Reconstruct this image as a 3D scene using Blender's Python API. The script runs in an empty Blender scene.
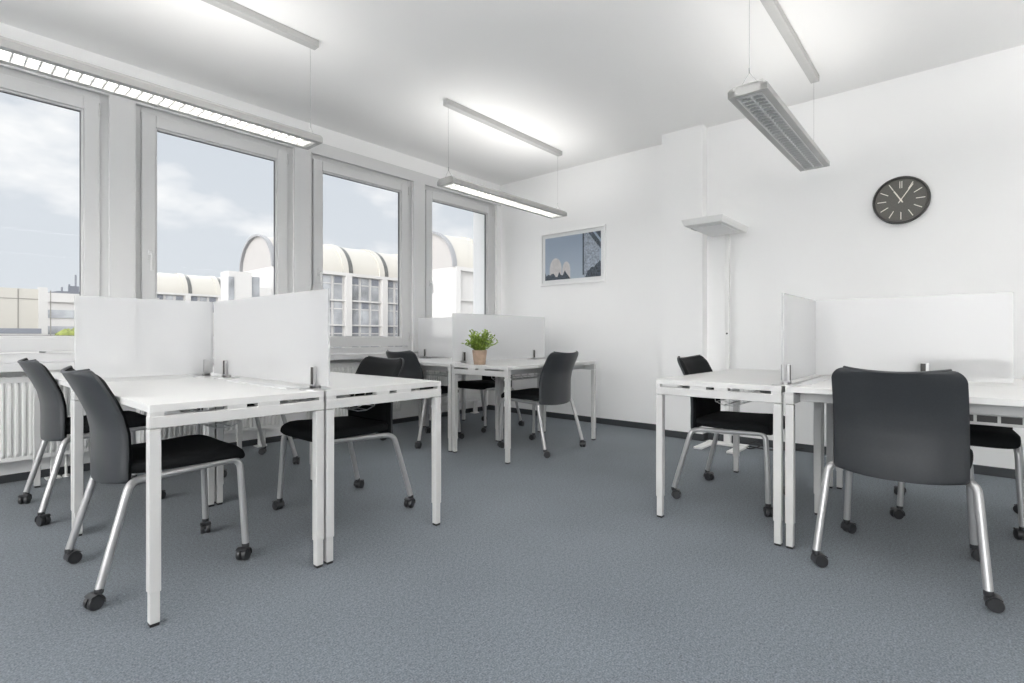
import bpy, bmesh, math, random
from mathutils import Vector, Matrix
R = math.radians
PI = math.pi
sc = bpy.context.scene
COL = sc.collection
random.seed(7)

# ------------------------------------------------------------------ helpers
def link(o):
    COL.objects.link(o)
    return o

def obj(name, bm, mat, parent=None, loc=(0, 0, 0), smooth=False, bevel=0.0, bseg=2, auto=None):
    me = bpy.data.meshes.new(name)
    bmesh.ops.recalc_face_normals(bm, faces=bm.faces)
    bm.to_mesh(me)
    bm.free()
    o = bpy.data.objects.new(name, me)
    if isinstance(mat, (list, tuple)):
        for m in mat:
            me.materials.append(m)
    else:
        me.materials.append(mat)
    link(o)
    o.location = loc
    if parent is not None:
        o.parent = parent
    if smooth:
        for p in me.polygons:
            p.use_smooth = True
        if auto:
            me.set_sharp_from_angle(angle=R(auto))
    if bevel > 0:
        b = o.modifiers.new('bevel', 'BEVEL')
        b.width = bevel
        b.segments = bseg
        b.limit_method = 'ANGLE'
        b.angle_limit = R(40)
    return o

def tag(o, label=None, cat=None, group=None, kind=None):
    if label: o['label'] = label
    if cat: o['category'] = cat
    if group: o['group'] = group
    if kind: o['kind'] = kind
    return o

def thing(name, label, cat, loc=(0, 0, 0), rz=0.0, group=None):
    o = bpy.data.objects.new(name, None)
    o.empty_display_size = 0.1
    link(o)
    o.location = loc
    o.rotation_euler = (0, 0, rz)
    return tag(o, label, cat, group)

def copy_tree(o, parent=None):
    c = o.copy()
    COL.objects.link(c)
    if parent is not None:
        c.parent = parent
        c.matrix_parent_inverse = o.matrix_parent_inverse.copy()
    for ch in list(o.children):
        copy_tree(ch, c)
    return c

def box(bm, a, b, mi=0):
    x0, y0, z0 = a
    x1, y1, z1 = b
    vs = [bm.verts.new(p) for p in ((x0, y0, z0), (x1, y0, z0), (x1, y1, z0), (x0, y1, z0),
                                    (x0, y0, z1), (x1, y0, z1), (x1, y1, z1), (x0, y1, z1))]
    for f in ((0, 3, 2, 1), (4, 5, 6, 7), (0, 1, 5, 4), (1, 2, 6, 5), (2, 3, 7, 6), (3, 0, 4, 7)):
        fc = bm.faces.new([vs[i] for i in f])
        fc.material_index = mi
    return vs

def boxes(*bs):
    bm = bmesh.new()
    for a, b in bs:
        box(bm, a, b)
    return bm

def smooth_path(pts, n=6):
    """Catmull-Rom through the points."""
    P = [Vector(p) for p in pts]
    P = [2 * P[0] - P[1]] + P + [2 * P[-1] - P[-2]]
    out = []
    for i in range(1, len(P) - 2):
        for k in range(n):
            t = k / n
            a, b, c, d = P[i - 1], P[i], P[i + 1], P[i + 2]
            out.append(0.5 * ((2 * b) + (c - a) * t + (2 * a - 5 * b + 4 * c - d) * t * t + (3 * b - a - 3 * c + d) * t ** 3))
    out.append(P[-2])
    return out

def tube(bm, pts, r, seg=10, r2=None, smooth_n=0):
    P = smooth_path(pts, smooth_n) if smooth_n else [Vector(p) for p in pts]
    n = len(P)
    rings = []
    up = None
    for i in range(n):
        t = (P[min(i + 1, n - 1)] - P[max(i - 1, 0)]).normalized()
        if up is None:
            up = Vector((0, 0, 1)) if abs(t.z) < 0.9 else Vector((1, 0, 0))
        s = t.cross(up).normalized()
        up = s.cross(t).normalized()
        rr = r if r2 is None else r + (r2 - r) * i / max(1, n - 1)
        rings.append([bm.verts.new(P[i] + s * (rr * math.cos(2 * PI * k / seg)) + up * (rr * math.sin(2 * PI * k / seg))) for k in range(seg)])
    for i in range(n - 1):
        for k in range(seg):
            bm.faces.new((rings[i][k], rings[i][(k + 1) % seg], rings[i + 1][(k + 1) % seg], rings[i + 1][k]))
    bm.faces.new(rings[0][::-1])
    bm.faces.new(rings[-1])

def lathe(bm, prof, seg=32, axis='z', c=(0, 0, 0)):
    """prof: list of (radius, height)."""
    rings = []
    for r, h in prof:
        ring = []
        for k in range(seg):
            a = 2 * PI * k / seg
            x, y = r * math.cos(a), r * math.sin(a)
            p = {'z': (x, y, h), 'y': (x, h, y), 'x': (h, x, y)}[axis]
            ring.append(bm.verts.new(Vector(p) + Vector(c)))
        rings.append(ring)
    for i in range(len(rings) - 1):
        for k in range(seg):
            bm.faces.new((rings[i][k], rings[i][(k + 1) % seg], rings[i + 1][(k + 1) % seg], rings[i + 1][k]))
    bm.faces.new(rings[0][::-1])
    bm.faces.new(rings[-1])

def closed_grid(bm, A, B):
    """two same-size vertex-position grids (rows of rows) joined into a closed slab."""
    nv, nu = len(A), len(A[0])
    a = [[bm.verts.new(p) for p in row] for row in A]
    b = [[bm.verts.new(p) for p in row] for row in B]
    for i in range(nv - 1):
        for j in range(nu - 1):
            bm.faces.new((a[i][j], a[i][j + 1], a[i + 1][j + 1], a[i + 1][j]))
            bm.faces.new((b[i][j], b[i + 1][j], b[i + 1][j + 1], b[i][j + 1]))
    for i in range(nv - 1):
        for j in (0, nu - 1):
            bm.faces.new((a[i][j], a[i + 1][j], b[i + 1][j], b[i][j]))
    for j in range(nu - 1):
        for i in (0, nv - 1):
            bm.faces.new((a[i][j], b[i][j], b[i][j + 1], a[i][j + 1]))

def lerp_table(tab, t):
    for (a, va), (b, vb) in zip(tab, tab[1:]):
        if t <= b:
            k = (t - a) / (b - a)
            k = max(0, min(1, k))
            return va + (vb - va) * k
    return tab[-1][1]

# ------------------------------------------------------------------ materials
def mat(name, col, rough=0.5, metal=0.0, spec=0.5, noise=None, bump=None, emit=None):
    """noise = (scale, amount): soft value variation; bump = (scale, strength)."""
    m = bpy.data.materials.new(name)
    m.use_nodes = True
    nt = m.node_tree
    p = nt.nodes['Principled BSDF']
    c = (col, col, col) if not isinstance(col, (tuple, list)) else col
    p.inputs['Base Color'].default_value = (*c, 1)
    p.inputs['Roughness'].default_value = rough
    p.inputs['Metallic'].default_value = metal
    p.inputs['Specular IOR Level'].default_value = spec
    tc = nt.nodes.new('ShaderNodeTexCoord')
    if noise:
        n = nt.nodes.new('ShaderNodeTexNoise')
        n.inputs['Scale'].default_value = noise[0]
        n.inputs['Detail'].default_value = 4
        nt.links.new(tc.outputs['Object'], n.inputs['Vector'])
        r = nt.nodes.new('ShaderNodeValToRGB')
        r.color_ramp.elements[0].position = 0.3
        r.color_ramp.elements[1].position = 0.7
        lo, hi = 1 - noise[1], 1 + noise[1]
        r.color_ramp.elements[0].color = (*[min(1, x * lo) for x in c], 1)
        r.color_ramp.elements[1].color = (*[min(1, x * hi) for x in c], 1)
        nt.links.new(n.outputs['Fac'], r.inputs['Fac'])
        nt.links.new(r.outputs['Color'], p.inputs['Base Color'])
    if bump:
        n = nt.nodes.new('ShaderNodeTexNoise')
        n.inputs['Scale'].default_value = bump[0]
        n.inputs['Detail'].default_value = 3
        nt.links.new(tc.outputs['Object'], n.inputs['Vector'])
        b = nt.nodes.new('ShaderNodeBump')
        b.inputs['Strength'].default_value = bump[1]
        b.inputs['Distance'].default_value = 0.002
        nt.links.new(n.outputs['Fac'], b.inputs['Height'])
        nt.links.new(b.outputs['Normal'], p.inputs['Normal'])
    if emit:
        p.inputs['Emission Color'].default_value = (*emit[0], 1)
        p.inputs['Emission Strength'].default_value = emit[1]
    return m

M = {}
M['wall'] = mat('white_plaster', (0.915, 0.915, 0.913), 0.9, spec=0.2, noise=(2.0, 0.008), bump=(90, 0.08))
M['ceiling'] = mat('white_ceiling_paint', (0.915, 0.913, 0.905), 0.95, spec=0.1, noise=(1.2, 0.008), bump=(60, 0.05))
M['upvc'] = mat('white_window_plastic', (0.67, 0.672, 0.675), 0.35, noise=(3, 0.01))
M['gasket'] = mat('grey_rubber_gasket', (0.16, 0.16, 0.17), 0.7, noise=(20, 0.1))
M['base'] = mat('dark_grey_skirting', (0.045, 0.05, 0.055), 0.55, noise=(6, 0.08))
M['desk'] = mat('white_melamine', (0.665, 0.67, 0.68), 0.32, spec=0.45, noise=(4, 0.006))
M['desk_edge'] = mat('white_desk_edge', (0.63, 0.63, 0.625), 0.4, noise=(4, 0.01))
M['powder'] = mat('white_powder_coat', (0.56, 0.56, 0.555), 0.4, noise=(8, 0.01), bump=(300, 0.03))
M['black'] = mat('black_plastic', (0.012, 0.012, 0.013), 0.4, noise=(40, 0.1))
M['silver'] = mat('silver_painted_steel', (0.47, 0.47, 0.475), 0.33, metal=0.55, noise=(10, 0.03))
M['hood'] = mat('charcoal_castor_plastic', (0.03, 0.031, 0.034), 0.38, noise=(30, 0.1))
M['fabric'] = mat('black_seat_fabric', (0.0095, 0.0105, 0.0115), 0.9, spec=0.2, noise=(260, 0.3), bump=(700, 0.35))
M['shell'] = mat('anthracite_backrest', (0.037, 0.040, 0.044), 0.38, spec=0.5, noise=(120, 0.06), bump=(500, 0.06))
M['steel'] = mat('brushed_steel', (0.6, 0.6, 0.6), 0.3, metal=0.9, noise=(30, 0.05))
M['dark'] = mat('dark_rubber_strip', (0.035, 0.033, 0.03), 0.5, noise=(40, 0.1))
M['radiator'] = mat('white_radiator_enamel', (0.80, 0.80, 0.79), 0.35, noise=(5, 0.01))
M['alu'] = mat('grey_aluminium_housing', (0.50, 0.50, 0.49), 0.45, metal=0.25, noise=(12, 0.03))
M['louvre'] = mat('white_louvre', (0.86, 0.86, 0.855), 0.4, metal=0.0, noise=(12, 0.02))
M['lum_white'] = mat('white_luminaire_lip', (0.82, 0.82, 0.81), 0.4, noise=(9, 0.01))
M['wire'] = mat('steel_wire', (0.45, 0.45, 0.45), 0.4, metal=0.6, noise=(50, 0.05))
M['tube'] = mat('fluorescent_tube', (0.9, 0.9, 0.88), 0.5, noise=(5, 0.01), emit=((1.0, 0.96, 0.88), 4.5))
M['tube_off'] = mat('unlit_white_tube', (0.8, 0.8, 0.79), 0.4, noise=(5, 0.01))
M['diffuser'] = mat('opal_lamp_diffuser', (0.86, 0.86, 0.86), 0.4, noise=(8, 0.01))
M['clock_face'] = mat('grey_clock_face', (0.115, 0.112, 0.10), 0.55, noise=(160, 0.14))
M['clock_rim'] = mat('dark_clock_rim', (0.035, 0.034, 0.031), 0.4, noise=(30, 0.08))
M['ivory'] = mat('ivory_marks', (0.78, 0.76, 0.68), 0.45, noise=(30, 0.02))
M['frame_white'] = mat('white_picture_frame', (0.92, 0.92, 0.92), 0.4, noise=(12, 0.01))
M['mount'] = mat('white_picture_mount', (0.93, 0.93, 0.935), 0.8, noise=(12, 0.01))
M['pot'] = mat('terracotta_pot', (0.37, 0.27, 0.20), 0.75, noise=(28, 0.18), bump=(90, 0.15))
M['soil'] = mat('dark_potting_soil', (0.03, 0.02, 0.014), 0.95, noise=(120, 0.4), bump=(150, 0.6))
M['leaf'] = mat('fresh_green_leaf', (0.26, 0.37, 0.06), 0.5, noise=(45, 0.45))
M['stem'] = mat('green_stem', (0.10, 0.16, 0.04), 0.6, noise=(40, 0.2))
M['b_cream'] = mat('cream_cladding', (0.46, 0.44, 0.40), 0.6, noise=(0.4, 0.03))
M['b_white'] = mat('white_facade', (0.50, 0.49, 0.48), 0.6, noise=(0.3, 0.03))
M['b_glass'] = mat('facade_glass', (0.30, 0.31, 0.325), 0.25, spec=0.6, noise=(0.35, 0.45))
M['b_dark'] = mat('dark_glazing_strip', (0.11, 0.11, 0.105), 0.4, noise=(1.5, 0.3))
M['b_grey'] = mat('blue_grey_parapet', (0.16, 0.17, 0.195), 0.6, noise=(0.5, 0.05))
M['b_arch'] = mat('grey_arch_trim', (0.26, 0.262, 0.27), 0.6, noise=(0.5, 0.05))
M['b_gable'] = mat('pale_grey_gable_render', (0.37, 0.355, 0.345), 0.7, noise=(0.4, 0.03))
M['joint'] = mat('panel_joint', (0.24, 0.23, 0.21), 0.7, noise=(1, 0.05))
M['hedge'] = mat('yellow_green_hedge', (0.2, 0.23, 0.06), 0.8, noise=(3, 0.4))
M['ground'] = mat('distant_ground', (0.52, 0.515, 0.50), 0.9, noise=(0.05, 0.25))

def carpet_mat():
    m = bpy.data.materials.new('blue_grey_carpet')
    m.use_nodes = True
    nt = m.node_tree
    p = nt.nodes['Principled BSDF']
    p.inputs['Roughness'].default_value = 0.97
    p.inputs['Specular IOR Level'].default_value = 0.12
    p.inputs['Sheen Weight'].default_value = 0.15
    p.inputs['Sheen Roughness'].default_value = 0.6
    tc = nt.nodes.new('ShaderNodeTexCoord')
    def noise(s, d):
        n = nt.nodes.new('ShaderNodeTexNoise')
        n.inputs['Scale'].default_value = s
        n.inputs['Detail'].default_value = d
        nt.links.new(tc.outputs['Object'], n.inputs['Vector'])
        return n
    fine, mid, big = noise(190, 4), noise(75, 3), noise(1.7, 3)
    def math_(op, a, b):
        k = nt.nodes.new('ShaderNodeMath')
        k.operation = op
        for i, v in enumerate((a, b)):
            if isinstance(v, float):
                k.inputs[i].default_value = v
            else:
                nt.links.new(v, k.inputs[i])
        return k.outputs[0]
    s = math_('ADD', math_('MULTIPLY', fine.outputs['Fac'], 0.65), math_('MULTIPLY', mid.outputs['Fac'], 0.25))
    s = math_('ADD', s, math_('MULTIPLY', big.outputs['Fac'], 0.10))
    r = nt.nodes.new('ShaderNodeValToRGB')
    r.color_ramp.elements[0].position = 0.36
    r.color_ramp.elements[0].color = (0.057, 0.070, 0.084, 1)
    r.color_ramp.elements[1].position = 0.64
    r.color_ramp.elements[1].color = (0.190, 0.220, 0.252, 1)
    nt.links.new(s, r.inputs['Fac'])
    nt.links.new(r.outputs['Color'], p.inputs['Base Color'])
    b = nt.nodes.new('ShaderNodeBump')
    b.inputs['Strength'].default_value = 0.2
    b.inputs['Distance'].default_value = 0.001
    nt.links.new(fine.outputs['Fac'], b.inputs['Height'])
    nt.links.new(b.outputs['Normal'], p.inputs['Normal'])
    return m
M['carpet'] = carpet_mat()

def glass_mat():
    m = bpy.data.materials.new('clear_pane_glass')
    m.use_nodes = True
    nt = m.node_tree
    nt.nodes.clear()
    out = nt.nodes.new('ShaderNodeOutputMaterial')
    mix = nt.nodes.new('ShaderNodeMixShader')
    tr = nt.nodes.new('ShaderNodeBsdfTransparent')
    tr.inputs[0].default_value = (0.99, 0.993, 0.993, 1)
    gl = nt.nodes.new('ShaderNodeBsdfGlossy')
    gl.inputs['Roughness'].default_value = 0.02
    fr = nt.nodes.new('ShaderNodeFresnel')
    fr.inputs['IOR'].default_value = 1.16
    nt.links.new(fr.outputs[0], mix.inputs[0])
    nt.links.new(tr.outputs[0], mix.inputs[1])
    nt.links.new(gl.outputs[0], mix.inputs[2])
    nt.links.new(mix.outputs[0], out.inputs[0])
    return m
M['glass'] = glass_mat()

def acrylic_mat():
    """satin acrylic: scatters, and passes a blurred view of what stands behind."""
    m = bpy.data.materials.new('satin_acrylic')
    m.use_nodes = True
    nt = m.node_tree
    nt.nodes.clear()
    N = nt.nodes.new
    out = N('ShaderNodeOutputMaterial')
    tr = N('ShaderNodeBsdfTransparent')
    di = N('ShaderNodeBsdfDiffuse'); di.inputs['Color'].default_value = (0.94, 0.945, 0.955, 1)
    tl = N('ShaderNodeBsdfTranslucent'); tl.inputs['Color'].default_value = (0.98, 0.985, 0.99, 1)
    rf = N('ShaderNodeBsdfRefraction'); rf.inputs['Color'].default_value = (0.985, 0.988, 0.995, 1)
    rf.inputs['Roughness'].default_value = 0.48
    rf.inputs['IOR'].default_value = 1.25
    gl = N('ShaderNodeBsdfGlossy'); gl.inputs['Roughness'].default_value = 0.22
    def mixs(f, a, b):
        k = N('ShaderNodeMixShader')
        if isinstance(f, float): k.inputs[0].default_value = f
        else: nt.links.new(f, k.inputs[0])
        nt.links.new(a, k.inputs[1]); nt.links.new(b, k.inputs[2])
        return k.outputs[0]
    fr = N('ShaderNodeFresnel'); fr.inputs['IOR'].default_value = 1.3
    ge = N('ShaderNodeNewGeometry')
    mu = N('ShaderNodeMath'); mu.operation = 'SUBTRACT'; mu.use_clamp = True      # reflection only at the outer faces
    nt.links.new(fr.outputs[0], mu.inputs[0]); nt.links.new(ge.outputs['Backfacing'], mu.inputs[1])
    scat = mixs(0.45, di.outputs[0], tl.outputs[0])
    body = mixs(0.30, scat, rf.outputs[0])
    body = mixs(0.42, body, tr.outputs[0])
    nt.links.new(mixs(mu.outputs[0], body, gl.outputs[0]), out.inputs[0])
    return m
M['acrylic'] = acrylic_mat()

def print_mat():
    """framed print: pale blue sky, white rounded forms low on the left, dark slanting facade on the right (object space)."""
    m = bpy.data.materials.new('architectural_print')
    m.use_nodes = True
    nt = m.node_tree
    p = nt.nodes['Principled BSDF']
    p.inputs['Roughness'].default_value = 0.6
    tc = nt.nodes.new('ShaderNodeTexCoord')
    sep = nt.nodes.new('ShaderNodeSeparateXYZ')
    nt.links.new(tc.outputs['Object'], sep.inputs[0])
    r = nt.nodes.new('ShaderNodeValToRGB')
    r.color_ramp.elements[0].position = 0.0
    r.color_ramp.elements[0].color = (0.52, 0.60, 0.68, 1)
    r.color_ramp.elements[1].position = 1.0
    r.color_ramp.elements[1].color = (0.40, 0.48, 0.60, 1)
    mp = nt.nodes.new('ShaderNodeMapRange')
    mp.inputs['From Min'].default_value = -0.25
    mp.inputs['From Max'].default_value = 0.25
    nt.links.new(sep.outputs['Z'], mp.inputs['Value'])
    nz = nt.nodes.new('ShaderNodeTexNoise')
    nz.inputs['Scale'].default_value = 5
    nt.links.new(tc.outputs['Object'], nz.inputs['Vector'])
    ad = nt.nodes.new('ShaderNodeMath'); ad.operation = 'MULTIPLY_ADD'
    ad.inputs[1].default_value = 0.4
    nt.links.new(nz.outputs['Fac'], ad.inputs[0]); nt.links.new(mp.outputs[0], ad.inputs[2])
    nt.links.new(ad.outputs[0], r.inputs['Fac'])
    nt.links.new(r.outputs['Color'], p.inputs['Base Color'])
    return m
M['print'] = print_mat()
M['print_pale'] = mat('print_pale_forms', (0.75, 0.72, 0.72), 0.6, noise=(30, 0.1))
M['print_dark'] = mat('print_dark_facade', (0.10, 0.12, 0.15), 0.6, noise=(60, 0.6))
M['print_mid'] = mat('print_blue_facade', (0.40, 0.45, 0.53), 0.6, noise=(50, 0.35))

# ------------------------------------------------------------------ dimensions (metres; camera stands at x=0, y=0)
EYE = 0.94
ZC = 2.865
YW = 4.46          # inner face of the window wall
YPAR = 4.68        # parapet below the sills
XL, XCOL, XR = 4.92, 4.70, 4.81   # far wall: left part, pier, right part
XB, YB = -3.4, -3.0               # rear wall, right wall
DY0, DY1 = 2.19, 1.80             # pier edges

def struct(name, bm, m, **k):
    o = obj(name, bm, m, **k)
    o['kind'] = 'structure'
    return o

# ------------------------------------------------------------------ shell
struct('floor', boxes(((XB - .2, YB - .2, -.12), (XL + .25, YPAR + .25, 0))), M['carpet'])
struct('ceiling', boxes(((XB - .2, YB - .2, ZC), (XL + .25, YPAR + .25, ZC + .15))), M['ceiling'])
bm = boxes(((XL, DY0 - .01, 0), (XL + .22, YPAR + .2, ZC)), ((XCOL, DY1, 0), (XL + .22, DY0, ZC)), ((XR, YB - .2, 0), (XL + .22, DY1 + .01, ZC)))
struct('wall_far', bm, M['wall'])
struct('wall_right', boxes(((XB - .2, YB - .2, 0), (XR, YB, ZC))), M['wall'])
RW = [(YB + .35 + i * 1.78, YB + .35 + i * 1.78 + 1.62) for i in range(4)]     # unseen rear-wall openings, added to let in fill light from behind the camera
bm = boxes(((XB - .2, YB, 0), (XB, YPAR + .2, .55)), ((XB - .2, YB, 2.66), (XB, YPAR + .2, ZC)))
ys = [YB] + [v for a in RW for v in a] + [YPAR + .2]
for a, b in zip(ys[0::2], ys[1::2]):
    box(bm, (XB - .2, a, .55), (XB, b, 2.66))
struct('wall_rear', bm, M['wall'])
# baseboards
BH, BT = 0.062, 0.012
bm = boxes(((XL - BT, DY0 - .0, 0), (XL, YPAR, BH)), ((XCOL - BT, DY1 - BT, 0), (XCOL, DY0 + BT, BH)), ((XCOL, DY0, 0), (XL - BT, DY0 + BT, BH)),
           ((XCOL, DY1 - BT, 0), (XR - BT, DY1, BH)), ((XR - BT, YB, 0), (XR, DY1, BH)))
struct('baseboard_far', bm, M['base'], bevel=.002)
struct('baseboard_left', boxes(((XB, YPAR - .012, 0), (XL - BT, YPAR, .05))), M['base'])
struct('baseboard_right', boxes(((XB, YB, 0), (XR - BT, YB + BT, BH))), M['base'])
struct('baseboard_rear', boxes(((XB, YB + BT, 0), (XB + BT, YPAR - .012, BH))), M['base'])

# window wall: parapet, lintel and the narrow piers between the windows
PITCH = 1.312
G0 = 1.192          # left edge of the glass of window_2
GW = 0.874
ZG0, ZG1 = 0.947, 2.462
win_idx = list(range(-1, 5))         # window 1..4 are in view, two more lie behind the camera's left edge
def gx(k): return G0 + PITCH * (k - 2)
SA, FR = 0.10, 0.055                 # sash width, fixed frame width
bm = bmesh.new()
box(bm, (XB - .0, YPAR, 0), (XL, YPAR + .2, 0.72))
box(bm, (XB - .0, YW, 2.625), (XL, YPAR + .2, ZC))
edges = []
for k in win_idx:
    edges.append((gx(k) - SA - FR, gx(k) + GW + SA + FR))
xs = [XB] + [v for e in edges for v in e] + [XL]
for a, b in zip(xs[0::2], xs[1::2]):
    if b - a > 0.002:
        box(bm, (a, YW, 0.72), (b, (YW + .13) if b < XL - .01 else YPAR + .2, 2.625))
struct('wall_left', bm, M['wall'])
# trim: lintel cover board, sill boards
struct('trim_1', boxes(((XB, YW - .012, 2.60), (XL - .002, YW + .01, 2.715))), M['upvc'], bevel=.004)
bm = boxes(((XB, YW - .01, 0.722), (XL - .002, YPAR - .0, 0.775)))
struct('trim_2', bm, M['upvc'], bevel=.006)
# pier cover strips
for i, k in enumerate(win_idx[1:]):
    xc = (gx(k) - SA - FR + gx(k - 1) + GW + SA + FR) / 2
    w = (gx(k) - SA - FR) - (gx(k - 1) + GW + SA + FR)
    struct('trim_%d' % (i + 3), boxes(((xc - w / 2 - .012, YW - .022, 0.776), (xc + w / 2 + .012, YW + .001, 2.60))), M['upvc'], bevel=.004)

def frame_bm(x0, x1, z0, z1, w, y0, y1, wb=None):
    wb = wb or w
    bm = bmesh.new()
    box(bm, (x0, y0, z0), (x0 + w, y1, z1))
    box(bm, (x1 - w, y0, z0), (x1, y1, z1))
    box(bm, (x0 + w, y0, z0), (x1 - w, y1, z0 + wb))
    box(bm, (x0 + w, y0, z1 - w), (x1 - w, y1, z1))
    return bm

for n, k in enumerate(win_idx):
    x0, x1 = gx(k), gx(k) + GW
    nm = 'window_%d' % (k if k >= 1 else 5 - k)
    w = struct(nm, frame_bm(x0 - SA - FR, x1 + SA + FR, ZG0 - SA - .065, ZG1 + SA + FR, FR, YW + .035, YW + .12), M['upvc'], bevel=.004)
    s = obj('sash', frame_bm(x0 - SA, x1 + SA, ZG0 - SA, ZG1 + SA, SA - .012, YW + .016, YW + .09), M['upvc'], w, bevel=.006)
    obj('sash_bead', frame_bm(x0 - .0125, x1 + .0125, ZG0 - .0125, ZG1 + .0125, .0125, YW + .03, YW + .075), M['upvc'], s, bevel=.003)
    obj('gasket', frame_bm(x0 - .001, x1 + .001, ZG0 - .001, ZG1 + .001, .004, YW + .045, YW + .062), M['gasket'], s)
    obj('pane', boxes(((x0 - .004, YW + .052, ZG0 - .004), (x1 + .004, YW + .058, ZG1 + .004))), M['glass'], w)
    bm = boxes(((x0 - .062, YW + .004, 1.50), (x0 - .036, YW + .016, 1.57)))
    h = obj('handle', bm, M['upvc'], w, bevel=.004)
    bm = bmesh.new()
    tube(bm, [(x0 - .049, YW + .006, 1.535), (x0 - .049, YW - .03, 1.535), (x0 - .049, YW - .034, 1.52), (x0 - .049, YW - .034, 1.42)], .009, 8)
    obj('lever', bm, M['upvc'], h, smooth=True, auto=50)
    for z in (ZG1 + .03, ZG0 + .0):
        bm = bmesh.new()
        lathe(bm, [(.006, z - .045), (.006, z + .045)], 10, c=(x1 + SA - .002, YW + .013, 0))
        obj('hinge', bm, M['steel'], w, smooth=True, auto=50)

for i, (a, b) in enumerate(RW):
    bm = bmesh.new()
    for y0, y1, z0, z1 in ((a, a + .06, .55, 2.66), (b - .06, b, .55, 2.66), (a + .06, b - .06, .55, .61), (a + .06, b - .06, 2.60, 2.66)):
        box(bm, (XB - .12, y0, z0), (XB - .04, y1, z1))
    w = struct('window_%d' % (i + 7), bm, M['upvc'])  # unseen rear window, added as a source of fill daylight
    obj('pane', boxes(((XB - .083, a + .055, .605), (XB - .077, b - .055, 2.605))), M['glass'], w)

# ------------------------------------------------------------------ radiators
def radiator(x0, x1, label):
    t = thing('radiator', label, 'radiator', ((x0 + x1) / 2, YW + .12, 0), 0, 'panel radiators under the windows')
    L = (x1 - x0) / 2
    za, zb = 0.155, 0.675
    bm = bmesh.new()
    n = int(2 * L / 0.0333)
    # pressed panel: a corrugated front sheet with depth
    prof = []
    step = 2 * L / n
    for i in range(n):
        xa = -L + i * step
        prof += [(xa + step * .10, -.045), (xa + step * .28, -.058), (xa + step * .62, -.058), (xa + step * .80, -.045)]
    prof = [(-L, -.045)] + prof + [(L, -.045)]
    fr = []
    for z, kf in ((za, 0), (za + .025, 0), (za + .045, 1), (zb - .045, 1), (zb - .025, 0), (zb, 0)):
        fr.append([(x, -.045 + (y + .045) * kf, z) for x, y in prof])
    bk = [[(x, -.03, z[2]) for x, y, z0 in row for z in [(0, 0, z0)]] for row in fr]
    closed_grid(bm, fr, bk)
    obj('front_panel', bm, M['radiator'], t, smooth=True, auto=25)
    obj('back_panel', boxes(((-L, .03, za), (L, .045, zb))), M['radiator'], t, bevel=.003)
    bm = bmesh.new()
    k = 34
    for i in range(k):
        xa = -L + .03 + (2 * L - .06) * i / (k - 1)
        box(bm, (xa - .001, -.03, za + .03), (xa + .001, .03, zb - .03))
    obj('convector_fins', bm, M['radiator'], t)
    # top grille: two rails and cross slots
    bm = bmesh.new()
    box(bm, (-L, -.047, zb), (L, -.036, zb + .012)); box(bm, (-L, .036, zb), (L, .047, zb + .012))
    m = int(2 * L / .022)
    for i in range(m + 1):
        xa = -L + 2 * L * i / m
        box(bm, (xa - .004, -.036, zb + .002), (xa + .004, .036, zb + .011))
    obj('top_grille', bm, M['radiator'], t)
    for s in (-1, 1):
        bm = boxes(((s * L - .004, -.046, za + .01), (s * L + .004, .046, zb + .012)))
        c = obj('side_cover', bm, M['radiator'], t, bevel=.002)
        bm = bmesh.new()
        for i in range(6):
            z = zb - .03
            box(bm, (s * (L + .0045) - .0008, -.03 + i * .011, z - .012), (s * (L + .0045) + .0008, -.024 + i * .011, z))
        obj('side_slots', bm, M['gasket'], c)
    for s in (-.72, .72):
        bm = bmesh.new()
        x = s * L
        box(bm, (x - .013, .0, .006), (x + .013, .03, za + .04)); box(bm, (x - .04, -.03, 0), (x + .04, .05, .008))
        obj('foot', bm, M['radiator'], t, bevel=.002)
    bm = bmesh.new()
    for dx in (0, .05):
        tube(bm, [(L - .16 + dx, .0, 0.0), (L - .16 + dx, .0, za + .02)], .008, 10)
        lathe(bm, [(.02, 0), (.02, .012), (.012, .016)], 14, c=(L - .16 + dx, 0, 0))
    obj('pipe', bm, M['radiator'], t, smooth=True, auto=40)
    bm = bmesh.new()
    lathe(bm, [(.012, -L - .05), (.018, -L - .045), (.018, -L - .005)], 14, axis='x', c=(0, .0, zb - .05))
    v = obj('thermostat_valve', bm, M['radiator'], t, smooth=True, auto=40)
    return t
radiator(-0.45, 0.80, 'long white ribbed radiator behind the two chairs, furthest left')
radiator(1.10, 2.12, 'white ribbed radiator seen below the left desk tops, under the second window')
radiator(2.42, 3.42, 'white slotted radiator under the third window, behind the dark chair backs')
radiator(3.75, 4.72, 'white radiator behind the far desks in the window corner')

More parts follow.
